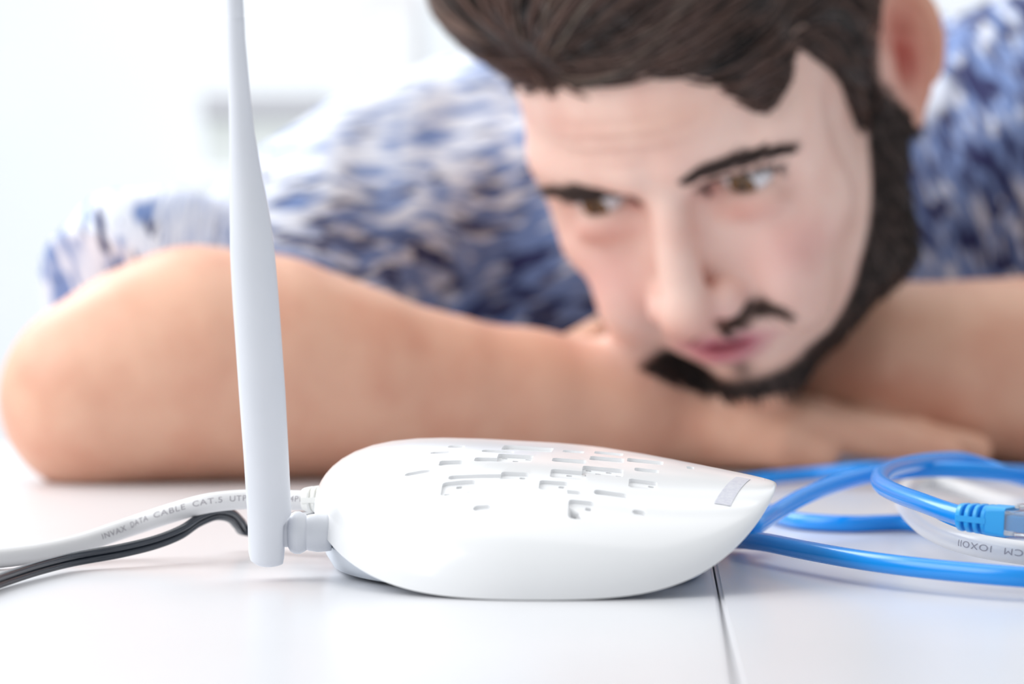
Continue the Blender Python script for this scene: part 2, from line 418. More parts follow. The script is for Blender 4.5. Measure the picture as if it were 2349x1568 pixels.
# antenna
def lathe(name, A, B, prof, m, parent, seg=40, capped=True):
    """prof: list of (t along A->B, radius)"""
    A = Vector(A); B = Vector(B); ax = (B - A); L_ = ax.length; ax.normalize()
    s = ax.cross(Vector((0, 1, 0))); 
    if s.length < .1: s = ax.cross(Vector((0, 0, 1)))
    s.normalize(); u = s.cross(ax).normalized(); vs = []; fs = []
    for (t, r) in prof:
        for k in range(seg):
            b = 2 * math.pi * k / seg; vs.append(A + ax * (t * L_) + s * (math.cos(b) * r) + u * (math.sin(b) * r))
    for i in range(len(prof) - 1):
        for k in range(seg): fs.append((i * seg + k, i * seg + (k + 1) % seg, (i + 1) * seg + (k + 1) % seg, (i + 1) * seg + k))
    if capped:
        fs.append(tuple(range(seg))[::-1]); n = len(prof) - 1; fs.append(tuple(n * seg + k for k in range(seg)))
    o = pyd(name, vs, fs, m, parent); bm = bmesh.new(); bm.from_mesh(o.data); bmesh.ops.recalc_face_normals(bm, faces=bm.faces); bm.to_mesh(o.data); bm.free()
    return o
dA, dB = .785, .735
def dant(py): return dA + (dB - dA) * (1285 - py) / 1285
cen = [(-140, 530), (0, 538), (40, 540), (90, 541.5), (230, 550), (310, 555.5), (400, 563.5), (500, 573.5), (600, 580.5), (700, 587.5), (900, 601.5), (1050, 611), (1180, 618), (1285, 620)]
rad = [(-140, 18), (30, 20), (33, 20), (37, 18.6), (42, 20.4), (90, 21), (230, 25.5), (310, 29.5), (400, 37), (500, 46.5), (560, 50.5), (620, 52), (700, 53), (900, 53.2), (1050, 51.5), (1180, 50.5), (1262, 49.5), (1278, 46), (1286, 36), (1288, 20)]
ys = np.concatenate([np.linspace(-140, 20, 8), [30, 33, 37, 42, 48], np.linspace(90, 1250, 50), [1262, 1270, 1278, 1283, 1286, 1288]])
path = [W(np.interp(y, *zip(*cen)), y, dant(y)) for y in ys]; rr = [np.interp(y, *zip(*rad)) * dant(y) / F for y in ys]
def ant():
    seg = 40; vs = []; fs = []; ax = (path[-1] - path[0]).normalized()
    s = Vector((1, 0, 0)); s = (s - ax * s.dot(ax)).normalized(); u = s.cross(ax)
    for p, r, y in zip(path, rr, ys):
        for k in range(seg):
            b = 2 * math.pi * k / seg; q = p + s * math.cos(b) * r + u * math.sin(b) * r
            # flat hinge face on the router side of the foot
            lim = p.x + np.interp(y, [1150, 1178, 1202, 1300], [1, 1.0, .62, .60]) * .0061
            if y > 1150 and q.x > lim: q.x = lim
            vs.append(q)
    for i in range(len(path) - 1):
        for k in range(seg): fs.append((i * seg + k, (i + 1) * seg + k, (i + 1) * seg + (k + 1) % seg, i * seg + (k + 1) % seg))
    fs.append(tuple(range(seg))); n = len(path) - 1; fs.append(tuple(n * seg + k for k in range(seg))[::-1])
    o = pyd('antenna', vs, fs, M_ant, router); o.data.set_sharp_from_angle(angle=math.radians(40)); return o
an = ant()
hp = W(618, 1221, .785); hx = lambda px: W(px, 1221, .787)
for nm, pr, x0_, x1_ in (('hinge_block', [(0, .0040), (1, .0040)], 640, 672), ('hinge_collar', [(0, .0040), (.12, .0052), (.35, .0059), (.6, .0059), (.85, .0052), (1, .0046)], 661, 706),
                         ('connector_ring', [(0, .0046), (.15, .0050), (.5, .0054), (.8, .0052), (1, .005)], 700, 760)):
    o = lathe(nm, hx(x0_), hx(x1_), pr, M_ant, an, 36)
    o.location = (0, 0, 0)
o = lathe('hinge_pin', W(608, 1237, .785) + Vector((0, -.0064, 0)), W(608, 1237, .785) + Vector((0, -.0052, 0)), [(0, .0009), (.3, .0011), (1, .0011)], M_ant, an, 20)

# ------------------------------------------------------------------ cables
def cable(name, label, pts, r, m, seg=20, n=14):
    path = catmull(pts, n)
    root = thing(name, label, 'cable', tuple(path[len(path) // 2]))
    vs, fs = tube(path, r, seg); pyd('jacket', vs, fs, m, root)
    return root, path
# left white network cable
wl, wp = cable('network_cable', 'white network cable printed in grey, running left from the back of the router',
    [T(-420, 1298, .0031), T(-160, 1283, .0031), T(-60, 1284, .0031), T(0, 1279, .0033), T(80, 1269, .0038), T(180, 1247, .0055), W(300, 1207, .842), W(400, 1174, .838), W(480, 1153, .835), W(560, 1145, .834), W(640, 1146, .832), W(700, 1147, .829), W(735, 1147, .828)], .0029, M_white)
acc = [0.0]
for a, b in zip(wp[:-1], wp[1:]): acc.append(acc[-1] + (b - a).length)
def arc_at(path, px, half=False):
    if half: path = path[:len(path) // 2]
    acc = 0.0; res = 0; bd = 1e9
    for i, p in enumerate(path):
        if i: acc += (p - path[i - 1]).length
        q = p - CAM; d = q.dot(FWD); x = CX + F * q.x / d
        if abs(x - px) < bd: bd = abs(x - px); res = acc
    return res
def words(items, path, r, ang, h, parent, flip=False, m=M_ink):
    for (txt, a, b) in items:
        sa, sb = arc_at(path, a, flip), arc_at(path, b, flip); text_on_cable(txt, path, r, min(sa, sb), abs(sb - sa), ang, h, m, parent, flip)
words([('INVAX', 221, 281), ('DATA', 297, 350), ('CABLE', 366, 434), ('CAT.5', 451, 512), ('UTP', 530, 572), ('4PR', 674, 706)], wp, .0029, math.radians(76), .0024, wl)
# its plug boot
def plug_boot(A, B, w0, w1, h0, h1, m, parent, ribs, name='plug_boot', core=None):
    """strain relief of A->B axis: core block plus raised ribs"""
    A = Vector(A); B = Vector(B); ax = (B - A); L_ = ax.length; ax.normalize(); sd = Vector((0, 0, 1)).cross(ax).normalized(); up = ax.cross(sd)
    def rrect(t, wd, ht, k=.35, n=6):
        pts = []; rd = min(wd, ht) * k
        for (sx, sy, a0) in ((1, 1, 0), (-1, 1, 90), (-1, -1, 180), (1, -1, 270)):
            for i in range(n + 1):
                a = math.radians(a0 + 90 * i / n); pts.append(A + ax * (t * L_) + sd * (sx * (wd / 2 - rd) + rd * math.cos(a)) + up * (sy * (ht / 2 - rd) + rd * math.sin(a)))
        return pts
    def loft(nm, secs, mm, par):
        vs = []; fs = []
        for s in secs: vs += s
        n = len(secs[0])
        for j in range(len(secs) - 1):
            for i in range(n): a = j * n + i; b = j * n + (i + 1) % n; fs.append((a, b, b + n, a + n))
        fs.append(tuple(range(n))[::-1]); fs.append(tuple((len(secs) - 1) * n + i for i in range(n)))
        o = pyd(nm, vs, fs, mm, par); o.data.set_sharp_from_angle(angle=math.radians(35)); return o
    wv = lambda t: w0 + (w1 - w0) * min(1, t / .45) ** .6; hv = lambda t: h0 + (h1 - h0) * min(1, t / .45) ** .6
    t1 = ribs[-1][1]
    body = loft(name, [rrect(0, wv(0) * (core or .66), hv(0) * (core or .72), .45)] + [rrect(t, wv(t) * (core or .66), hv(t) * (core or .72), .42) for t in np.linspace(.02, t1, 8)] + [rrect(t1 + .001, wv(t1), hv(t1), .2), rrect(.99, w1, h1, .12), rrect(1, w1 * .97, h1 * .97, .12)], m, parent)
    for (a, b) in ribs:
        secs = [rrect(a, wv(a) * .93, hv(a) * .93, .45), rrect(a + (b - a) * .2, wv(a), hv(a), .4), rrect(a + (b - a) * .8, wv(b), hv(b), .4), rrect(b, wv(b) * .96, hv(b) * .96, .4)]
        o = loft('rib', secs, m, body); o.location = (0, 0, 0)
    # spine on the lens side joining the ribs
    side = -sd if sd.y > 0 else sd
    secs = []
    for t in np.linspace(.03, t1 + .01, 8):
        c = A + ax * (t * L_) + side * (wv(t) / 2 * .93); hh = .10 * h1; ww = .045 * w1
        secs.append([c + side * ww + up * hh, c - side * ww + up * hh, c - side * ww - up * hh, c + side * ww - up * hh])
    o = loft('spine', secs, m, body); o.location = (0, 0, 0)
    return body, ax, sd, up, L_
plug_boot(W(697, 1145, .829), W(785, 1142, .826), .0068, .0090, .0068, .0078, M_plugw, wl, [(.0, .24), (.275, .40), (.435, .58), (.615, .80)], core=.86)

# black twin cord
bp_ = catmull([T(-330, 1450, .0022), T(-170, 1395, .0022), T(-80, 1362, .0022), T(0, 1331, .0024), T(100, 1299, .003), T(180, 1280, .0035), T(280, 1262, .005), T(360, 1242, .0068), W(415, 1220, .830), W(458, 1192, .838), W(495, 1178, .844), W(528, 1182, .852), W(548, 1200, .860), W(562, 1216, .866), W(585, 1222, .866), W(640, 1205, .862), W(690, 1198, .858), W(735, 1196, .852)], 14)
bc = thing('power_cord', 'thin black two-core power cord curving left under the white cable', 'cord', tuple(bp_[60]))
tw = lambda t: math.radians(12) + math.radians(75) * min(1, max(0, (t - .45) / .4)) ** 2
for sgn in (1, -1):
    vs, fs = tube(bp_, .0011, 14, (0, sgn * .00105), tw); pyd('strand', vs, fs, M_black, bc)
lathe('barrel_plug', W(672, 1200, .862), W(742, 1196, .850), [(0, .002), (.1, .0035), (.9, .0038), (1, .003)], M_black, bc, 24)

# blue coil
Wb = [W(2216, 1186, .765), W(2170, 1172, .775), W(2120, 1154, .790), W(2060, 1132, .815), W(2022, 1110, .845), W(2026, 1085, .885), W(2075, 1066, .93), W(2150, 1055, .965), W(2215, 1056, .985), W(2262, 1070, .99), W(2330, 1092, .985), W(2420, 1112, .97),
      W(2560, 1128, .93), W(2600, 1112, .99), W(2480, 1098, 1.0), W(2349, 1090, .975), W(2240, 1080, .96), W(2130, 1076, .955), W(2020, 1086, .95), W(1930, 1106, .93), W(1850, 1135, .905), W(1780, 1175, .875), W(1722, 1215, .84),
      T(1690, 1236, .004), T(1712, 1238, .0055), T(1760, 1244, .0065), T(1850, 1262, .0065), T(1990, 1286, .0065), T(2150, 1306, .0063), T(2349, 1323, .006), T(2480, 1330, .005), T(2700, 1300, .004), T(2700, 1240, .003),
      T(2480, 1212, .003), T(2349, 1212, .003), T(2200, 1210, .003), T(2070, 1199, .003), T(1950, 1201, .003), T(1850, 1196, .003), T(1780, 1181, .003), T(1735, 1160, .003), T(1690, 1125, .003), T(1690, 1107, .003), T(1760, 1097, .004), T(1860, 1087, .005), T(1990, 1074, .008), T(2100, 1070, .006), T(2260, 1080, .003), T(2500, 1090, .003)]
bl, blp = cable('network_cable', 'bright blue network cable coiled in loops at the right of the router', Wb, .00272, M_blue, 20, 12)
PA = W(2203, 1184, .765); PB = W(2322, 1196, .757)
body, ax, sd, up, L_ = plug_boot(PA, PB, .0078, .0105, .0072, .0078, M_boot, bl, [(.0, .13), (.19, .30), (.36, .46), (.52, .62)])
def obox(nm, c, l, wd, ht, m, parent, bev=.0004):
    bm = box_bm(-l / 2, l / 2, -wd / 2, wd / 2, -ht / 2, ht / 2, bev); Mx = Matrix((ax, sd, up)).transposed().to_4x4(); Mx.translation = c; bmesh.ops.transform(bm, matrix=Mx, verts=bm.verts); return bm_obj(nm, bm, m, parent)
clr = obox('clear_plug', PB + ax * .0095, .019, .0116, .0066, M_clear, bl); clr['label'] = 'clear plastic plug end'
ins = obox('blue_insert', PB + ax * .0045, .009, .0085, .0042, M_boot, bl)
o = obox('latch', PB + ax * .008 + up * .0044, .013, .0055, .0011, M_clear, bl)
for k in range(8): obox('contact', PB + ax * .0165 + sd * (-.0035 + k * .001), .004, .0004, .0067, M_gold, bl, .0001)

# white cable on the right
wr, wrp = cable('network_cable', 'white network cable looped under the blue plug at the right edge',
    [W(2520, 1280, .775), W(2420, 1276, .775), W(2349, 1268, .777), W(2260, 1254, .785), W(2190, 1236, .80), W(2130, 1208, .83), W(2088, 1170, .875), T(2078, 1138, .0090), T(2092, 1114, .0090), T(2132, 1106, .0080), T(2200, 1121, .0060), T(2290, 1150, .0036), T(2400, 1172, .0036), T(2520, 1190, .0036)], .0033, M_white)
words([('IOXOII', 2222, 2293), ('CM', 2313, 2356)], wrp, .0033, math.radians(86), .0026, wr, True)
# ------------------------------------------------------------------ the person: distance-field modelling, meshed by surface nets
def hmat():
    y, x, r = HEAD_ROT
    return np.array(Matrix.Rotation(r, 3, 'Y') @ Matrix.Rotation(y, 3, 'Z') @ Matrix.Rotation(x, 3, 'X'))
HEAD_ROT = (math.radians(-25), math.radians(29.5), math.radians(-8.3)); HEAD_T = np.array([.0635, 1.162, .1172]); HS = 1.055
HR = hmat()
def h2w(p): return HR @ (np.array(p, float) * .001 * HS) + HEAD_T        # head millimetres -> world
def w2h(P): return ((P - HEAD_T) @ HR) * 1000.0 / HS

def jaw(p):
    p = np.array(p, float); t = min(1, max(0, (-p[2] - 45) / 50)); p[0] += 9.0 * t * t * (3 - 2 * t) * (1 if p[1] < 80 else 0); return p

class Field:
    def __init__(s, lo, hi, st):
        s.lo = np.array(lo, float); s.st = st; s.n = np.ceil((np.array(hi) - s.lo) / st).astype(int) + 1
        s.F = np.full(s.n, .06, np.float32)
    def sl(s, lo, hi):
        a = np.maximum(0, np.floor((lo - s.lo) / s.st).astype(int)); b = np.minimum(s.n, np.ceil((hi - s.lo) / s.st).astype(int) + 1)
        if (b <= a).any(): return None, None
        g = np.meshgrid(*[s.lo[i] + s.st * np.arange(a[i], b[i]) for i in range(3)], indexing='ij')
        return (slice(a[0], b[0]), slice(a[1], b[1]), slice(a[2], b[2])), np.stack(g, -1)
    def op(s, f, lo, hi, k, mode='add', pad=.012):
        pad = max(pad, .022)
        lo = np.array(lo) - pad - k; hi = np.array(hi) + pad + k
        S, P = s.sl(lo, hi)
        if S is None: return
        d = f(P).astype(np.float32); A = s.F[S]
        if mode == 'add':
            h = np.clip(.5 + .5 * (A - d) / k, 0, 1); s.F[S] = A * (1 - h) + d * h - k * h * (1 - h)
        else:
            d = -d; h = np.clip(.5 + .5 * (d - A) / k, 0, 1); s.F[S] = A * (1 - h) + d * h + k * h * (1 - h)
    # primitives in world metres
    def cap(s, a, b, ra, rb, k=.008, mode='add'):
        a = np.array(a, float); b = np.array(b, float); R = max(ra, rb)
        def f(P):
            ab = b - a; t = np.clip(((P - a) @ ab) / (ab @ ab), 0, 1); return np.linalg.norm(P - a - t[..., None] * ab, axis=-1) - (ra + (rb - ra) * t)
        s.op(f, np.minimum(a, b) - R, np.maximum(a, b) + R, k, mode)
    def chain(s, pts, k=.008):
        for (p, r), (q, r2) in zip(pts[:-1], pts[1:]): s.cap(p, q, r, r2, k)
    def ell(s, c, r, k=.008, mode='add', rot=None, pad=.012):
        c = np.array(c, float); r = np.array(r, float); Rm = np.eye(3) if rot is None else rot
        ext = np.sqrt(((Rm * r) ** 2).sum(1))
        def f(P):
            q = (P - c) @ Rm; k0 = np.linalg.norm(q / r, axis=-1); k1 = np.linalg.norm(q / (r * r), axis=-1); return k0 * (k0 - 1) / np.maximum(k1, 1e-6)
        s.op(f, c - ext, c + ext, k, mode, pad)
    # primitives in head millimetres; the jaw is pushed a little to his left by the hand
    def hell(s, c, r, k=6, mode='add', rot=None, pad=.012): s.ell(h2w(jaw(c)), np.array(r) * .001 * HS, k * .001, mode, HR if rot is None else HR @ rot, pad)
    def hcap(s, a, b, ra, rb, k=6, mode='add'): s.cap(h2w(jaw(a)), h2w(jaw(b)), ra * .001 * HS, rb * .001 * HS, k * .001, mode)
    def mesh(s):
        F = s.F; st = s.st; neg = F < 0
        c = np.zeros(np.array(F.shape) - 1, np.uint8)
        for dx in (0, 1):
            for dy in (0, 1):
                for dz in (0, 1): c += neg[dx:F.shape[0] - 1 + dx, dy:F.shape[1] - 1 + dy, dz:F.shape[2] - 1 + dz]
        act = (c > 0) & (c < 8); I = np.argwhere(act); idx = np.full(act.shape, -1, np.int64); idx[act] = np.arange(len(I))
        acc = np.zeros((len(I), 3)); cnt = np.zeros(len(I))
        cor = [(x, y, z) for x in (0, 1) for y in (0, 1) for z in (0, 1)]; val = {q: F[I[:, 0] + q[0], I[:, 1] + q[1], I[:, 2] + q[2]].astype(float) for q in cor}
        for q in cor:
            for ax in range(3):
                if q[ax]: continue
                r = list(q); r[ax] = 1; r = tuple(r); a, b = val[q], val[r]; m = (a < 0) != (b < 0); t = np.where(m, a / np.where(m, a - b, 1), 0)
                p = np.tile(np.array(q, float), (len(I), 1)); p[:, ax] = t; acc += p * m[:, None]; cnt += m
        V = s.lo + (I + acc / cnt[:, None]) * st
        Q = []
        for ax in range(3):
            o = [i for i in range(3) if i != ax]
            sl0 = [slice(None)] * 3; sl1 = [slice(None)] * 3; sl0[ax] = slice(0, -1); sl1[ax] = slice(1, None)
            a = neg[tuple(sl0)]; b = neg[tuple(sl1)]; E = np.argwhere(a != b)
            E = E[(E[:, o[0]] > 0) & (E[:, o[1]] > 0) & (E[:, o[0]] < F.shape[o[0]] - 1) & (E[:, o[1]] < F.shape[o[1]] - 1)]
            flip = a[E[:, 0], E[:, 1], E[:, 2]]
            qs = []
            for d0, d1 in ((0, 0), (-1, 0), (-1, -1), (0, -1)):
                e = E.copy(); e[:, o[0]] += d0; e[:, o[1]] += d1; qs.append(idx[e[:, 0], e[:, 1], e[:, 2]])
            q = np.stack(qs, 1); 
            fl = flip if ax != 1 else ~flip
            q[~fl] = q[~fl][:, ::-1]; Q.append(q)
        return V, np.concatenate(Q)
def colattr(me, cols, name='tint'):
    a = me.color_attributes.new(name, 'FLOAT_COLOR', 'POINT'); c = np.ones((len(me.vertices), 4), np.float32); c[:, :3] = cols; a.data.foreach_set('color', c.ravel())
def smooth01(x, a, b): t = np.clip((x - a) / (b - a), 0, 1); return t * t * (3 - 2 * t)
def verts(me): v = np.empty(len(me.vertices) * 3, np.float32); me.vertices.foreach_get('co', v); return v.reshape(-1, 3).astype(float)

B = Field((-.27, 1.02, -.002), (.475, 1.60, .34), .0022)
A3 = lambda px, py, d: np.array(W(px, py, d))
def zc(px, z, d):                       # centre at height z, depth y = d, seen at column px
    return np.array([(px - CX) * d / F, d, z])
# --- head
B.hell((0, 96, 30), (72, 97, 84), 10)
B.hell((0, 52, 36), (62, 62, 50), 14)                  # forehead
B.hell((0, 52, -34), (57, 56, 58), 14)                 # mid face
B.hell((0, 46, -68), (47, 47, 36), 12)                 # jaw block
for s_ in (-1, 1):
    B.hcap((0, 13, -88), (s_ * 47, 60, -70), 13, 14, 12)    # jaw line
    B.hcap((s_ * 47, 60, -70), (s_ * 58, 84, -30), 14, 14, 16)
    B.hell((s_ * 40, 20, -25), (17, 18, 14), 15)       # cheekbone
    B.hell((s_ * 34, 10, -50), (15, 18, 22), 12)
    B.hell((s_ * 44, 42, 14), (13, 28, 34), 14); B.hell((s_ * 43, 48, -28), (12, 26, 28), 14)   # temple and side of the face       # cheek
    B.hcap((s_ * 9, 0, 13), (s_ * 42, 11, 13), 9.5, 8.5, 8) # brow ridge
    B.hell((s_ * 29, -13, -4), (14, 16, 9.5), 7, 'sub') # orbit
    B.hcap((s_ * 50, 20, 14), (s_ * 48, 24, -26), 9, 9, 14)
    B.hell((s_ * 15, -14, -12), (7, 10, 12), 7, 'sub')
for s_ in (-1, 1):
    B.hell((s_ * 31, 12, 0), (14.5, 13.6, 12.6), 4)    # lids over the eyeball
    B.hell((s_ * 31, 4, -12), (13, 7, 5), 7)           # lower lid bag
B.hcap((0, 3, 6), (0, -19, -36), 7.6, 9.0, 7)          # nose bridge
B.hell((0, -22.5, -42), (11.0, 10.5, 9.0), 6)            # tip
for s_ in (-1, 1):
    B.hell((s_ * 13, -9, -44), (7.2, 10, 8), 5)
B.hcap((0, -20, -47), (0, -4, -54), 4.5, 5, 5)
for s_ in (-1, 1): B.hell((s_ * 7, -12, -52.5), (3.6, 6, 4), 2, 'sub')
B.hell((0, 14, -66), (27, 20, 20), 9)                  # muzzle
for s_ in (-1, 1):
    B.hcap((s_ * 23, 1, -64 + 2 * s_), (s_ * 5, -8, -61 + s_), 3.4, 4.6, 4)
    B.hcap((s_ * 20, 1, -67 + 2 * s_), (s_ * 4, -8, -69), 3.6, 5.6, 4)
B.hell((0, -10, -66), (23, 7, 1.6), 3, 'sub')
B.hell((0, -10, -80), (15, 6, 4.5), 6, 'sub')
B.hell((0, 6, -90), (17, 14, 13), 9)                   # chin
for s_ in (-1, 1):
    # almond opening between the lids
    B.hell((s_ * 31, -1, -.8), (17.0, 12, 4.3), 1.2, 'sub', np.array(Matrix.Rotation(s_ * math.radians(4), 3, 'Y')))
# ears
for s_ in (-1, 1):
    E_ = np.array(Matrix.Rotation(-s_ * math.radians(42 if s_ > 0 else 5), 3, 'Z') @ Matrix.Rotation(math.radians(-6), 3, 'X'))
    ec = np.array([75, 90, -3]) if s_ > 0 else np.array([-71, 98, -2]); eo = lambda x, y, z: ec + E_ @ np.array([x, y, z], float)
    B.hell(ec, (4.5, 17, 29), 3, 'add', E_)
    rim_ = [eo(s_ * 3, 2 + 16 * math.cos(a), 6 + 24 * math.sin(a)) for a in np.linspace(math.radians(200), math.radians(-50), 18)]
    for p_, q_ in zip(rim_[:-1], rim_[1:]): B.hcap(p_, q_, 3.2, 3.2, 2)
    B.hell(eo(s_ * 1, -3, -25), (4.5, 8.5, 9), 4, 'add', E_)
    B.hell(eo(s_ * 6, -2, -2), (8, 8, 13), 2, 'sub', E_)
    B.hell(eo(s_ * 6, 4, 16), (6, 7, 8), 2, 'sub', E_)
    B.hell(eo(s_ * 2, -13, -3), (4, 4, 6), 3, 'add', E_)
    B.hcap(ec + np.array([-s_ * 6, -6, 4]), ec + np.array([-s_ * 8, -8, -18]), 7, 7, 6)
# neck
B.cap(h2w((0, 92, -50)), A3(1600, 330, 1.47), .052, .052, .02)
# --- his right arm (left of the picture): elbow on the table, forearm across
B.chain([(zc(218, .0345, 1.168), .0345), (zc(330, .042, 1.172), .042), (zc(450, .0470, 1.178), .0470), (zc(620, .0450, 1.186), .0450), (zc(800, .0390, 1.194), .0390),
         (zc(1000, .0330, 1.205), .0330), (zc(1200, .030, 1.216), .0295), (zc(1400, .0275, 1.226), .0268), (zc(1560, .024, 1.236), .0225)], .012)
B.cap(zc(218, .034, 1.168), A3(470, 775, 1.275), .036, .042, .016)
B.cap(A3(470, 775, 1.275), A3(900, 520, 1.47), .042, .046, .02)
# his right hand under the chin
HZ = .0175; HY = 1.243
B.ell(zc(1725, HZ, HY), (.047, .034, .0165), .010)
B.ell(zc(1640, HZ + .002, HY - .003), (.03, .027, .018), .010)
kn = [(1850, -.026), (1872, -.008), (1880, .010), (1865, .028)]
for i, (px, dd) in enumerate(kn):
    L1 = [.038, .044, .041, .032][i]; d = HY + dd
    a = zc(px, HZ + .0015, d); b = a + np.array([L1, .004, -.0055]); c_ = b + np.array([L1 * .6, .0, -.005])
    B.cap(zc(1740, HZ, d), a, .011, .0100, .006); B.cap(a, b, .0096, .0085, .003); B.cap(b, c_, .0084, .0070, .003)
a = zc(1690, HZ, HY - .022); b = zc(1795, .0130, HY - .032); c_ = zc(1885, .0095, HY - .033); B.cap(a, b, .0125, .0105, .008); B.cap(b, c_, .0100, .0080, .003)   # thumb
# --- his left arm (right of the picture), its wrist lying over the right hand
LARM = [(zc(3150, .046, 1.33), .044), (zc(2800, .0455, 1.300), .045), (zc(2560, .0430, 1.288), .0430), (zc(2349, .0415, 1.280), .0400), (zc(2200, .0425, 1.280), .0375), (zc(2050, .0455, 1.284), .0340), (zc(1930, .0490, 1.290), .0295), (zc(1830, .0510, 1.297), .0260)]
B.chain(LARM, .010)
B.cap(zc(3150, .046, 1.33), A3(2720, 400, 1.48), .044, .044, .02)
LY = 1.306
B.ell(zc(1690, .048, LY), (.040, .030, .0165), .010)
for i, (yy, L1) in enumerate([(-.026, .045), (-.008, .050), (.010, .047), (.027, .038)]):
    a = zc(1590, .058, LY + yy); b = a + np.array([-L1 * .72, -.010, .003]); c_ = b + np.array([-L1 * .42, -.008, -.010])
    B.cap(zc(1690, .048, LY + yy), a, .011, .0102, .006); B.cap(a, b, .0100, .0088, .003); B.cap(b, c_, .0088, .0074, .003)
a = zc(1660, .046, LY - .022); b = zc(1570, .050, LY - .042); c_ = zc(1490, .053, LY - .055); B.cap(a, b, .0125, .0105, .006); B.cap(b, c_, .0100, .0085, .003)
# shoulders and chest inside the shirt
B.ell(A3(1560, 570, 1.52), (.13, .06, .075), .03)
V, Q = B.mesh(); 
ok = (V[:, 2] > -.004); 
V[:, 2] = np.maximum(V[:, 2], .0002)
h_ = w2h(V); wr_ = np.exp(-(h_[:, 0] / 34) ** 4) * smooth01(h_[:, 2], 16, 24) * smooth01(h_[:, 2], 46, 38) * (h_[:, 1] < 30) * (h_[:, 1] > -30)
V = V + (HR @ np.array([0, -1.0, 0]))[None, :] * (.0005 * wr_ * np.sin(h_[:, 2] * .95 + .5 * np.sin(h_[:, 0] * .12)))[:, None]   # raised-brow creases
me = npmesh('person', V, Q)
# tint of skin, lips, stubble, with neck shade painted in (head space)
H0_ = w2h(V); H = H0_.copy(); H[:, 0] -= 9.0 * smooth01(-H[:, 2], 45, 95) * (H[:, 1] < 95); hx_, hy_, hz_ = H.T
def B_head(H):                            # 1 on the head, 0 on arms and hands
    e = lambda c, r: (((H - np.array(c)) / np.array(r)) ** 2).sum(1) < 1
    arm = np.zeros(len(H), bool)
    for (p, r), (q, r2) in zip(LARM[:-1], LARM[1:]):
        ab = q - p; t = np.clip((V - p) @ ab / (ab @ ab), 0, 1); arm |= np.linalg.norm(V - p - t[:, None] * ab, axis=1) < r + (r2 - r) * t + .011
    return (~arm) * (e((0, 90, 25), (100, 112, 105)) | e((0, 42, -45), (66, 72, 66)) | e((4, 90, -68), (95, 88, 62))).astype(float)
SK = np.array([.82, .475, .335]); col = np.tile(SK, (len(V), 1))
def blend(c, m): global col; m = np.clip(m, 0, 1)[:, None]; col = col * (1 - m) + np.array(c) * m
hd_ = B_head(H)
def gs(c, r): return np.exp(-(((H - np.array(c)) / np.array(r)) ** 2).sum(1))
inhead = hd_
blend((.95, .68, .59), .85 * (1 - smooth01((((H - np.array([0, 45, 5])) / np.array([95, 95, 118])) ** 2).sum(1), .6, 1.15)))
blend((.84, .50, .36), .45 * gs((12, -4, 36), (26, 30, 11)))
for s_ in (-1, 1):
    blend((.80, .40, .36), .6 * gs((s_ * 38, 5, -34), (18, 20, 14)))       # cheeks
    blend((.66, .28, .22), .65 * gs((s_ * 31, 0, -11), (15, 12, 5)))       # under the eye
    blend((.55, .18, .14), .8 * gs((s_ * 16, 3, -3), (5, 8, 4)))
    blend((.62, .23, .17), .85 * gs((s_ * 78, 98, 0), (11, 24, 32))); blend((.45, .06, .04), .8 * gs((s_ * 76, 90, -2), (7, 8, 14)))       # ear
blend((.74, .30, .27), .6 * gs((0, -18, -46), (17, 16, 9)))                # nose
lip = gs((0, -6, -62.5), (17, 12, 4.0)) + gs((0, -6, -71), (15, 12, 5.2)) + .6 * gs((0, -2, -66.5), (24, 10, 3))
blend((.62, .22, .27), np.clip(lip * 1.5 - .25, 0, 1) * inhead)
# bearded chin strap along the jaw, moustache, soul patch, neck shade
ax_ = np.abs(hx_)
lim = np.interp(hy_, [-12, -6, 4, 16, 31, 46, 56, 67, 72, 76], [-82, -82.5, -83.5, -80, -67, -50, -37, -22, 5, 45])
lim = np.where(hx_ < -10, lim + 12 * smooth01(-hx_, 10, 30), lim)
back = np.interp(hz_, [-120, -60, -40, -25, 0, 40], [220, 200, 150, 84, 75, 80])
beard_neck_shade = smooth01(lim - hz_, -2.0, 3.0) * (hz_ > -135) * (hz_ < 50) * smooth01(back - hy_, 0, 4) * (ax_ < 76)
mou = np.exp(-((hz_ - np.interp(ax_, [0, 8, 16, 26, 34], [-56.5, -56, -54, -51, -57])) / 3.4) ** 2) * smooth01(hy_, 30, 10) * smooth01(ax_, 36, 30) * smooth01(ax_, 1.5, 6) * smooth01(hx_, -24, -14)
soul = gs((0, -4, -79.5), (4.5, 12, 3.5))
BE = (.030, .017, .014)
beard_neck_shade = np.maximum(beard_neck_shade, smooth01(-hz_, 34, 42) * smooth01(hy_, 58, 66) * (hy_ < 150) * (hz_ > -110))  # neck behind the jaw: its shade painted in with beard colour
blend(BE, np.clip(beard_neck_shade, 0, 1) * .97 * inhead); blend((.10, .05, .035), mou * .75 * inhead); blend(BE, soul * .8 * inhead)
scalp_line = lambda x, y: 0
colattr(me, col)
M_skin = mat('skin', (.8, .5, .4), .45, .35, 0, Subsurface_Weight=.12, Subsurface_Scale=.006)
N, L, b_ = nodes(M_skin); at = N.new('ShaderNodeVertexColor'); at.layer_name = 'tint'
tc = N.new('ShaderNodeTexCoord'); nz = N.new('ShaderNodeTexNoise'); nz.inputs['Scale'].default_value = 45; nz.inputs['Detail'].default_value = 3; L.new(tc.outputs['Object'], nz.inputs['Vector'])
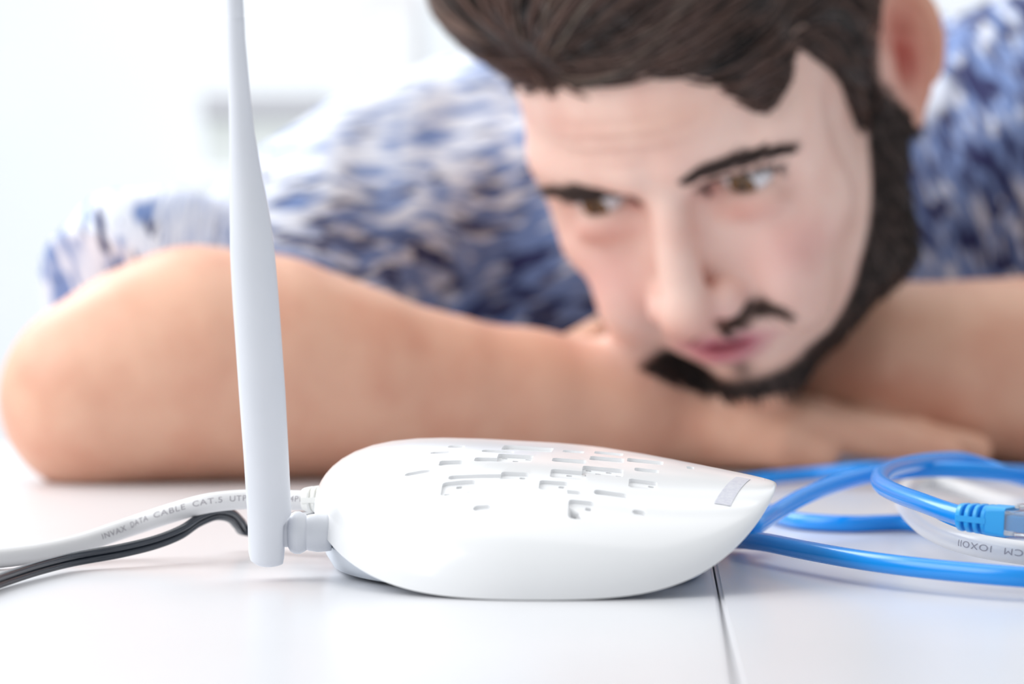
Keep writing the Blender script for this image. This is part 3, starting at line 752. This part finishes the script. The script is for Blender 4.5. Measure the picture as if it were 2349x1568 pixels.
mx = N.new('ShaderNodeMix'); mx.data_type = 'RGBA'; mx.blend_type = 'MULTIPLY'; rp = N.new('ShaderNodeValToRGB'); rp.color_ramp.elements[0].color = (.90, .78, .76, 1); rp.color_ramp.elements[1].color = (1, 1, 1, 1); rp.color_ramp.elements[0].position = .3; rp.color_ramp.elements[1].position = .6
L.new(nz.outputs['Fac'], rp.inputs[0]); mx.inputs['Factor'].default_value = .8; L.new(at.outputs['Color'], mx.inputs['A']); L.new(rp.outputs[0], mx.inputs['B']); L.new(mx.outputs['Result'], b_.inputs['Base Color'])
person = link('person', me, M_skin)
person['label'] = 'dark-haired bearded man in a mottled blue shirt, chin on his crossed arms'; person['category'] = 'person'

# --- eyes
M_scl = mat('eye_white', (.80, .78, .80), .12, .6); M_iris = mat('brown_iris', (.16, .075, .02), .1, .6); M_pup = mat('pupil', (.004, .003, .003), .1, .6)
GAZE = np.array([-.10, -.97, -.20]); GAZE /= np.linalg.norm(GAZE)
def cap_mesh(c, r, a0, a1, n=24, m=8):
    z = HR @ GAZE; x = np.cross(z, [0, 0, 1]); x /= np.linalg.norm(x); y = np.cross(z, x); vs = []; fs = []
    for j in range(m + 1):
        a = a0 + (a1 - a0) * j / m
        for i in range(n): b = 2 * math.pi * i / n; vs.append(c + r * (z * math.cos(a) + (x * math.cos(b) + y * math.sin(b)) * math.sin(a)))
    for j in range(m):
        for i in range(n): p, q = j * n + i, j * n + (i + 1) % n; fs.append((p, q, q + n, p + n))
    return vs, fs
for s_ in (-1, 1):
    c = h2w((s_ * 31, 12.0, 0)); vs, fs = cap_mesh(c, .0121, 0.001, math.pi - .001, 32, 24); ey = pyd('eye', vs, fs, M_scl, person)
    vs, fs = cap_mesh(c, .01225, 0.18, .50); ir = pyd('iris', vs, fs, M_iris, ey)
    vs, fs = cap_mesh(c, .01228, 0.001, .19); pyd('pupil', vs, fs, M_pup, ey)

# --- hair
HEADV = H
from mathutils.bvhtree import BVHTree
bv = BVHTree.FromPolygons([Vector(v) for v in V], [tuple(q) for q in Q])
def pix2h(px, py):
    r = ray(px, py); hit = bv.ray_cast(CAM, r.normalized()); return None if hit[0] is None else w2h(np.array(hit[0]))
if DEBUG:
    for nm, px, py in [('hair L', 1165, 185), ('hair 1', 1330, 230), ('hair 2', 1450, 195), ('hair 3', 1560, 172), ('notch', 1740, 232), ('temple', 1830, 150), ('sideb', 1960, 300), ('sb2', 1960, 480), ('bd', 1930, 620), ('bd2', 1860, 760), ('bd3', 1790, 850), ('bd4', 1680, 870), ('bd5', 1560, 830), ('bd6', 1490, 770),
                       ('browRi', 1400, 440), ('browRo', 1225, 432), ('browLi', 1565, 403), ('browLm', 1700, 375), ('browLo', 1825, 332), ('nosetip', 1560, 740), ('ala', 1705, 650), ('mouL', 1740, 720), ('mo', 1660, 790), ('earlobe', 2030, 300), ('irL', 1700, 425), ('irR', 1348, 470), ('mous1', 1660, 735), ('mous2', 1760, 670), ('mous3', 1820, 700), ('soul', 1690, 840)]:
        q = pix2h(px, py); print('PIX', nm, None if q is None else q.round(1))
M_hair = mat('dark_brown_hair', (.030, .019, .017), .42, .55)
N, L, b_ = nodes(M_hair); at = N.new('ShaderNodeVertexColor'); at.layer_name = 'tint'; L.new(at.outputs['Color'], b_.inputs['Base Color'])
def nrm(v): return v / np.maximum(np.linalg.norm(v, axis=-1, keepdims=True), 1e-9)
def hairline(x, y):
    ph = np.degrees(np.arctan2(x, -(y - 60)))
    return np.interp(ph, [-180, -120, -100, -80, -60, -45, -30, -15, 5, 20, 30, 41, 50, 60, 80, 97, 108, 122, 180],
                     [-75, -60, 0, 34, 46, 48, 49, 50, 51, 50, 41, 24, 33, 42, 14, -26, -30, -62, -75])
# volume of hair as a field in head space (millimetres)
class HF(Field):
    pass
G = Field((-100, -45, -95), (100, 215, 150), 2.0); G.F[:] = 60
G.ell((0, 96, 32), (78, 103, 91), 6, pad=40)
G.ell((-6, 34, 76), (56, 46, 33), 14, pad=40)
G.ell((-41, 44, 86), (40, 42, 32), 14, pad=40)
G.ell((28, 20, 58), (24, 24, 16), 10, pad=40)
G.ell((43, 16, 42), (15, 14, 17), 8, pad=40)
G.ell((80, 90, -6), (16, 24, 36), 5, 'sub', pad=40)
gg = np.meshgrid(*[G.lo[i] + G.st * np.arange(G.n[i]) for i in range(3)], indexing='ij')
msk = (hairline(gg[0], gg[1]) - gg[2]) * .8
kk = 5.0; hh = np.clip(.5 + .5 * (msk - G.F) / kk, 0, 1); G.F = (G.F * (1 - hh) + msk * hh + kk * hh * (1 - hh)).astype(np.float32)
def samp(P):
    q = (P - G.lo) / G.st; i = np.clip(np.floor(q).astype(int), 0, G.n - 2); f = np.clip(q - i, 0, 1); r = 0
    for dx in (0, 1):
        for dy in (0, 1):
            for dz in (0, 1):
                w_ = (f[:, 0] if dx else 1 - f[:, 0]) * (f[:, 1] if dy else 1 - f[:, 1]) * (f[:, 2] if dz else 1 - f[:, 2]); r = r + w_ * G.F[i[:, 0] + dx, i[:, 1] + dy, i[:, 2] + dz]
    return r
def grad(P):
    return nrm(np.stack([samp(P + e) - samp(P - e) for e in np.eye(3) * 2.0], -1))
def flow(P):
    x, y, z = P.T
    a = np.radians(np.interp(x, [-80, -62, -40, -20, 0, 20, 45, 70], [112, 100, 78, 55, 40, 30, 18, 10]))
    top = np.stack([np.cos(a), np.sin(a), .25 + 0 * a], -1)
    side = np.stack([0 * x, .35 + 0 * x, -1 + 0 * x], -1)
    s_ = smooth01(z, 52, 30)[:, None] * smooth01(np.abs(x), 45, 60)[:, None]
    return top * (1 - s_) + side * s_
hV, hQ = G.mesh()
# combed relief: grooves that follow the flow
hN = grad(hV); fl = flow(hV); acr = nrm(np.cross(fl, hN))
hc = (hV * acr).sum(1)
hV = hV + hN * (1.0 * np.sin(hV[:, 0] * .55 + hV[:, 2] * .35 + 1.5 * np.sin(hV[:, 1] * .11)))[:, None]
def hw(P): return (P * .001 * HS) @ HR.T + HEAD_T
hm = npmesh('hair', hw(hV), hQ); colattr(hm, np.tile([.022, .013, .012], (len(hV), 1)))
hair = link('hair', hm, M_hair, person)
def strands(P0, n, step, lift, rad, cols, dirf, surf_fn=None, wob=0.0, rng=np.random.RandomState(3)):
    """vectorised tapered three-sided strands; returns mesh arrays in world space"""
    N_ = len(P0); P = P0.copy(); path = [P.copy()]; NR = [grad(P) if surf_fn is None else surf_fn(P)]
    wdir = rng.randn(N_, 3) * wob
    for k in range(n):
        t = (k + 1) / n; g_ = NR[-1]; d = dirf(P) + wdir; d = nrm(d - g_ * (d * g_).sum(1)[:, None]); P = P + d * step[:, None]
        if surf_fn is None:
            g2 = grad(P); s_ = samp(P); P = P - g2 * (s_ - lift(t))[:, None] * .8
        else: g2 = g_; P = P + g2 * lift(t)
        path.append(P.copy()); NR.append(g2)
    path = np.stack(path, 1); NR = np.stack(NR, 1)                      # N, n+1, 3
    tan = nrm(np.gradient(path, axis=1)); sd = nrm(np.cross(tan, NR)); up = np.cross(sd, tan)
    tt = np.linspace(0, 1, n + 1); pr = (np.minimum(1, .55 + tt * 2) * (1 - tt ** 3) + .06)[None, :] * rad[:, None]
    vs = []
    for a in (90, 210, 330): vs.append(path + (sd * math.cos(math.radians(a)) + up * math.sin(math.radians(a))) * pr[..., None])
    Vv = np.stack(vs, 2).reshape(-1, 3)
    base = (np.arange(N_)[:, None, None] * (n + 1) + np.arange(n)[None, :, None]) * 3; k3 = np.arange(3)[None, None, :]; k4 = (k3 + 1) % 3
    Qq = np.stack([base + k3, base + k4, base + 3 + k4, base + 3 + k3], -1).reshape(-1, 4)
    return Vv, Qq, np.repeat(cols, (n + 1) * 3, axis=0)
rng = np.random.RandomState(11)
def scatter(m, N_, src=None):
    i = rng.choice(np.where(m)[0], N_); return (hV if src is None else src)[i] + rng.randn(N_, 3) * .7
hz = hV[:, 2]; nn = grad(hV)
vis = (hV[:, 1] < 150) & (hV[:, 2] > -30) & ((hV[:, 2] > hairline(hV[:, 0], hV[:, 1]) - 3))
P0 = scatter(vis, 7000); P0 -= grad(P0) * samp(P0)[:, None]
base_c = np.array([.080, .043, .033]); cl = base_c * (rng.uniform(.25, 2.2, (len(P0), 1)) ** 1.1); lk = rng.uniform(0, 1, (len(P0), 1)); cl = cl * (1 - lk * 0) 
# tonal locks: neighbouring strands share a tone
fl0 = nrm(flow(P0)); ac0 = (P0 * nrm(np.cross(fl0, grad(P0)))).sum(1); ph = np.sin(ac0 * .42) + .7 * np.sin(ac0 * .97 + 1) + .5 * np.sin(ac0 * .21 + 2)
cl = cl * (1 + .5 * ph[:, None])
short = (np.abs(P0[:, 0]) > 55) & (P0[:, 2] < 45)
step = np.where(short, rng.uniform(.8, 1.6, len(P0)), rng.uniform(4.5, 8.0, len(P0)))
Sv, Sq, Sc = strands(P0, 8, step, lambda t: .3 + 2.2 * math.sin(math.pi * min(1, t * .9)), np.where(short, rng.uniform(.22, .4, len(P0)), rng.uniform(.40, .95, len(P0))), np.clip(cl, .004, .2), flow, None, .07)
sm = npmesh('hair_strands', hw(Sv), Sq); colattr(sm, Sc); so = link('hair_strands', sm, M_hair, hair); so['kind'] = 'stuff'; so.location = (0, 0, 0)
# short hair of chin strap, shaded neck, moustache and brows, rooted on the skin
vn = np.zeros((len(V), 3)); 
fn = np.cross(V[Q[:, 2]] - V[Q[:, 0]], V[Q[:, 3]] - V[Q[:, 1]])
for c_ in range(4): np.add.at(vn, Q[:, c_], fn)
vnh = nrm(nrm(vn) @ HR)
hd_ok = B_head(H) > .5
def spikes(name, w_, N_, n, step, rad, dvec, lift, col, lab=None, wob=.25):
    p = w_ * hd_ok; p = p / p.sum(); i = rng.choice(len(V), N_, p=p); P0 = H0_[i] + rng.randn(N_, 3) * .5; nr = vnh[i]
    d = np.array(dvec(P0)) if callable(dvec) else np.tile(dvec, (N_, 1))
    dd = {'d': d}
    v, q, c = strands(P0, n, rng.uniform(.6, 1.2, N_) * step, lambda t: lift, np.full(N_, rad), np.tile(col, (N_, 1)) * rng.uniform(.5, 1.6, (N_, 1)), lambda P: dd['d'], lambda P: nr, wob)
    m_ = npmesh(name, hw(v), q); colattr(m_, c); o = link(name, m_, M_hair, person); return o
bo = spikes('beard_neck_shade', beard_neck_shade ** 2, 11000, 3, 1.9, .30, np.array([0, .25, -1.0]), .50, [.020, .012, .010]); bo['kind'] = 'stuff'
spikes('moustache', mou ** 2, 520, 3, 1.6, .22, lambda P: np.stack([np.sign(P[:, 0]) * .9, .2 + 0 * P[:, 0], -.6 + 0 * P[:, 0]], -1), .30, [.05, .028, .02])['kind'] = 'stuff'
def brow(pts, th):
    px_ = [p[0] for p in pts]; w_ = np.zeros(len(V)); m = (H[:, 1] < 32) & (H[:, 1] > -16)
    o_ = np.argsort(px_); c_ = np.interp(H[:, 0], np.array(px_)[o_], np.array([p[1] for p in pts])[o_]); t_ = np.interp(H[:, 0], np.array(px_)[o_], np.array([p[2] for p in pts])[o_])
    inn = (H[:, 0] > min(px_)) & (H[:, 0] < max(px_)); return np.exp(-((H[:, 2] - c_) / t_) ** 4) * inn * m
bL = brow([(9.5, 9.0, 1.2), (16, 9.8, 2.3), (30, 10.5, 2.6), (42, 9.0, 2.2), (50, 6.5, 1.2)], 0)
bR = brow([(-19, 4.5, 1.8), (-23, 5.4, 2.6), (-30, 6.6, 2.8), (-42, 6.0, 2.4), (-51, 3, 1.4)], 0)
for bw, sg in ((bL, 1), (bR, -1)):
    spikes('eyebrow', bw, 560, 4, 1.9, .24, np.array([sg * 1.0, .15, .22]), .18, [.065, .038, .032], wob=.18)
# upper lashes
for sg in (-1, 1):
    m = np.exp(-((((H[:, 0] - sg * 31) / 15.5) ** 2 + ((H[:, 2] + .8) / 4.6) ** 2 - 1.12) / .22) ** 2) * (H[:, 2] > .6 - .02 * (H[:, 0] - sg * 31) ** 2 * .5) * (H[:, 1] < 8) * (H[:, 1] > -6)
    if m.sum() > 0: spikes('eyelashes', m, 260, 3, 1.2, .20, np.array([sg * .35, -.6, -.35]), .25, [.012, .008, .008], wob=.2)
# --- shirt: short sleeves, collar and placket, mottled blue and white knit
S = Field((-.27, 1.10, -.25), (.53, 1.80, .37), .0032)
A_ = A3(300, 745, 1.225); B_ = A3(600, 690, 1.33); C_ = A3(900, 470, 1.45)
slv = nrm(B_ - A_)
S.cap(A_, B_, .054, .057, .01); S.cap(B_, C_, .057, .060, .015)
S.ell(A3(1070, 455, 1.53), (.068, .10, .075), .025)
S.ell(A3(1560, 540, 1.60), (.16, .13, .15), .04)
S.cap((.09, 1.66, .06), (.09, 1.72, -.40), .14, .14, .04)
S.ell(A3(1900, 470, 1.64), (.19, .15, .115), .05)
S.ell(A3(1250, 580, 1.50), (.10, .09, .085), .03)
S.ell(A3(2430, 340, 1.50), (.105, .11, .078), .03)
S.cap(A3(2420, 370, 1.47), A3(2740, 420, 1.475), .070, .066, .02)
S.cap(A3(2740, 420, 1.475), A3(2930, 600, 1.41), .066, .058, .02)
S.ell(A3(2200, 580, 1.50), (.10, .09, .085), .03)
gP = np.meshgrid(*[S.lo[i] + S.st * np.arange(S.n[i]) for i in range(3)], indexing='ij')
X_, Y_, Z_ = gP
fold = .0035 * np.sin((X_ * 36 + Z_ * 46) + 2.0 * np.sin(Z_ * 20 + Y_ * 13)) + .0022 * np.sin(X_ * 75 - Z_ * 60 + 2 * np.sin(Y_ * 24)) + .0010 * np.sin(X_ * 150 + Y_ * 40 + 2 * np.sin(Z_ * 60))
S.F += fold.astype(np.float32)
# hem plane of his right sleeve
H0 = A3(330, 610, 1.185); hn = nrm(np.array([.50, .52, .60]))
cut = -((X_ - H0[0]) * hn[0] + (Y_ - H0[1]) * hn[1] + (Z_ - H0[2]) * hn[2])
near_sleeve = X_ < (950 - CX) * 1.3 / F
cut = np.where(near_sleeve, cut, -1).astype(np.float32)
S.F = np.maximum(S.F, cut)
sV, sQ = S.mesh()
sm_ = npmesh('shirt', sV, sQ)
# knit coordinates: x = along the stripe, y = across it
wv_ = smooth01(sV[:, 0], -.02, -.075) * smooth01(sV[:, 2], .08, .13) * 0
isl = smooth01(sV[:, 0], -.115, -.150)
rgt = smooth01(sV[:, 0], .17, .20)
across = (sV[:, 2] * .93 - sV[:, 0] * .38 + .25 * sV[:, 1]) * (1 - isl) * (1 - rgt) + (sV[:, 0] + .2 * sV[:, 2]) * isl + (sV[:, 0] * .95 + sV[:, 2] * .35) * rgt
along = (sV[:, 0] * .9 + sV[:, 2] * .3) * (1 - isl) * (1 - rgt) + (sV[:, 2] - .3 * sV[:, 0]) * isl + (sV[:, 2] - .3 * sV[:, 0]) * rgt
colattr(sm_, np.stack([along, across, sV[:, 1] * .6], -1), 'knit')
shade_dens = smooth01(.150 - sV[:, 2] + .25 * (sV[:, 0] + .02), -.035, .06); shade_dens = np.maximum(shade_dens * (1 - isl), rgt * 1.1); shade_dens = np.maximum(shade_dens, .25)  # bluer low and right, whiter on top: light and shade put into the pattern
colattr(sm_, np.stack([shade_dens] * 3, -1), 'shade_speckle')
M_shirt = mat('mottled_blue_knit', (.5, .6, .8), .85, .2, 0, Sheen_Weight=.15)
N, L, b_ = nodes(M_shirt); at = N.new('ShaderNodeVertexColor'); at.layer_name = 'knit'
def ns(stretch, scale, detail=2, off=0):
    mp = N.new('ShaderNodeMapping'); mp.inputs['Scale'].default_value = stretch; mp.inputs['Location'].default_value = (off, off, off); L.new(at.outputs['Color'], mp.inputs[0])
    n = N.new('ShaderNodeTexNoise'); n.inputs['Scale'].default_value = scale; n.inputs['Detail'].default_value = detail; n.inputs['Distortion'].default_value = .3; L.new(mp.outputs[0], n.inputs['Vector']); return n
def rampn(src, p0, p1):
    r = N.new('ShaderNodeMapRange'); r.inputs[1].default_value = p0; r.inputs[2].default_value = p1; r.interpolation_type = 'SMOOTHSTEP'; L.new(src, r.inputs[0]); return r.outputs[0]
def mixc(fac, a, b):
    m_ = N.new('ShaderNodeMix'); m_.data_type = 'RGBA'; L.new(fac, m_.inputs['Factor'])
    for s_, v_ in (('A', a), ('B', b)):
        if isinstance(v_, tuple): m_.inputs[s_].default_value = (*v_, 1)
        else: L.new(v_, m_.inputs[s_])
    return m_.outputs['Result']
dn = N.new('ShaderNodeVertexColor'); dn.layer_name = 'shade_speckle'
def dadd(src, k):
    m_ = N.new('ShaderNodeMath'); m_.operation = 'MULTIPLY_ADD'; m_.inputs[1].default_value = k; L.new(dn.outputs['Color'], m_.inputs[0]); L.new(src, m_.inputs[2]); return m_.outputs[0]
n1 = ns((42, 150, 40), 1.0); n2 = ns((50, 170, 50), 1.0, 2, 7); n3 = ns((14, 22, 14), 1.0, 1, 3)
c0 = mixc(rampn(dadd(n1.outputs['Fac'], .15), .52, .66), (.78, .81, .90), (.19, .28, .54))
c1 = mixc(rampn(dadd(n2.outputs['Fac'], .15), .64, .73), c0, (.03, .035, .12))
c2 = mixc(rampn(n3.outputs['Fac'], .64, .78), c1, (.74, .80, .92))
L.new(c2, b_.inputs['Base Color'])
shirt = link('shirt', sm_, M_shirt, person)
# sleeve hem band follows the cut: thin rolled edge
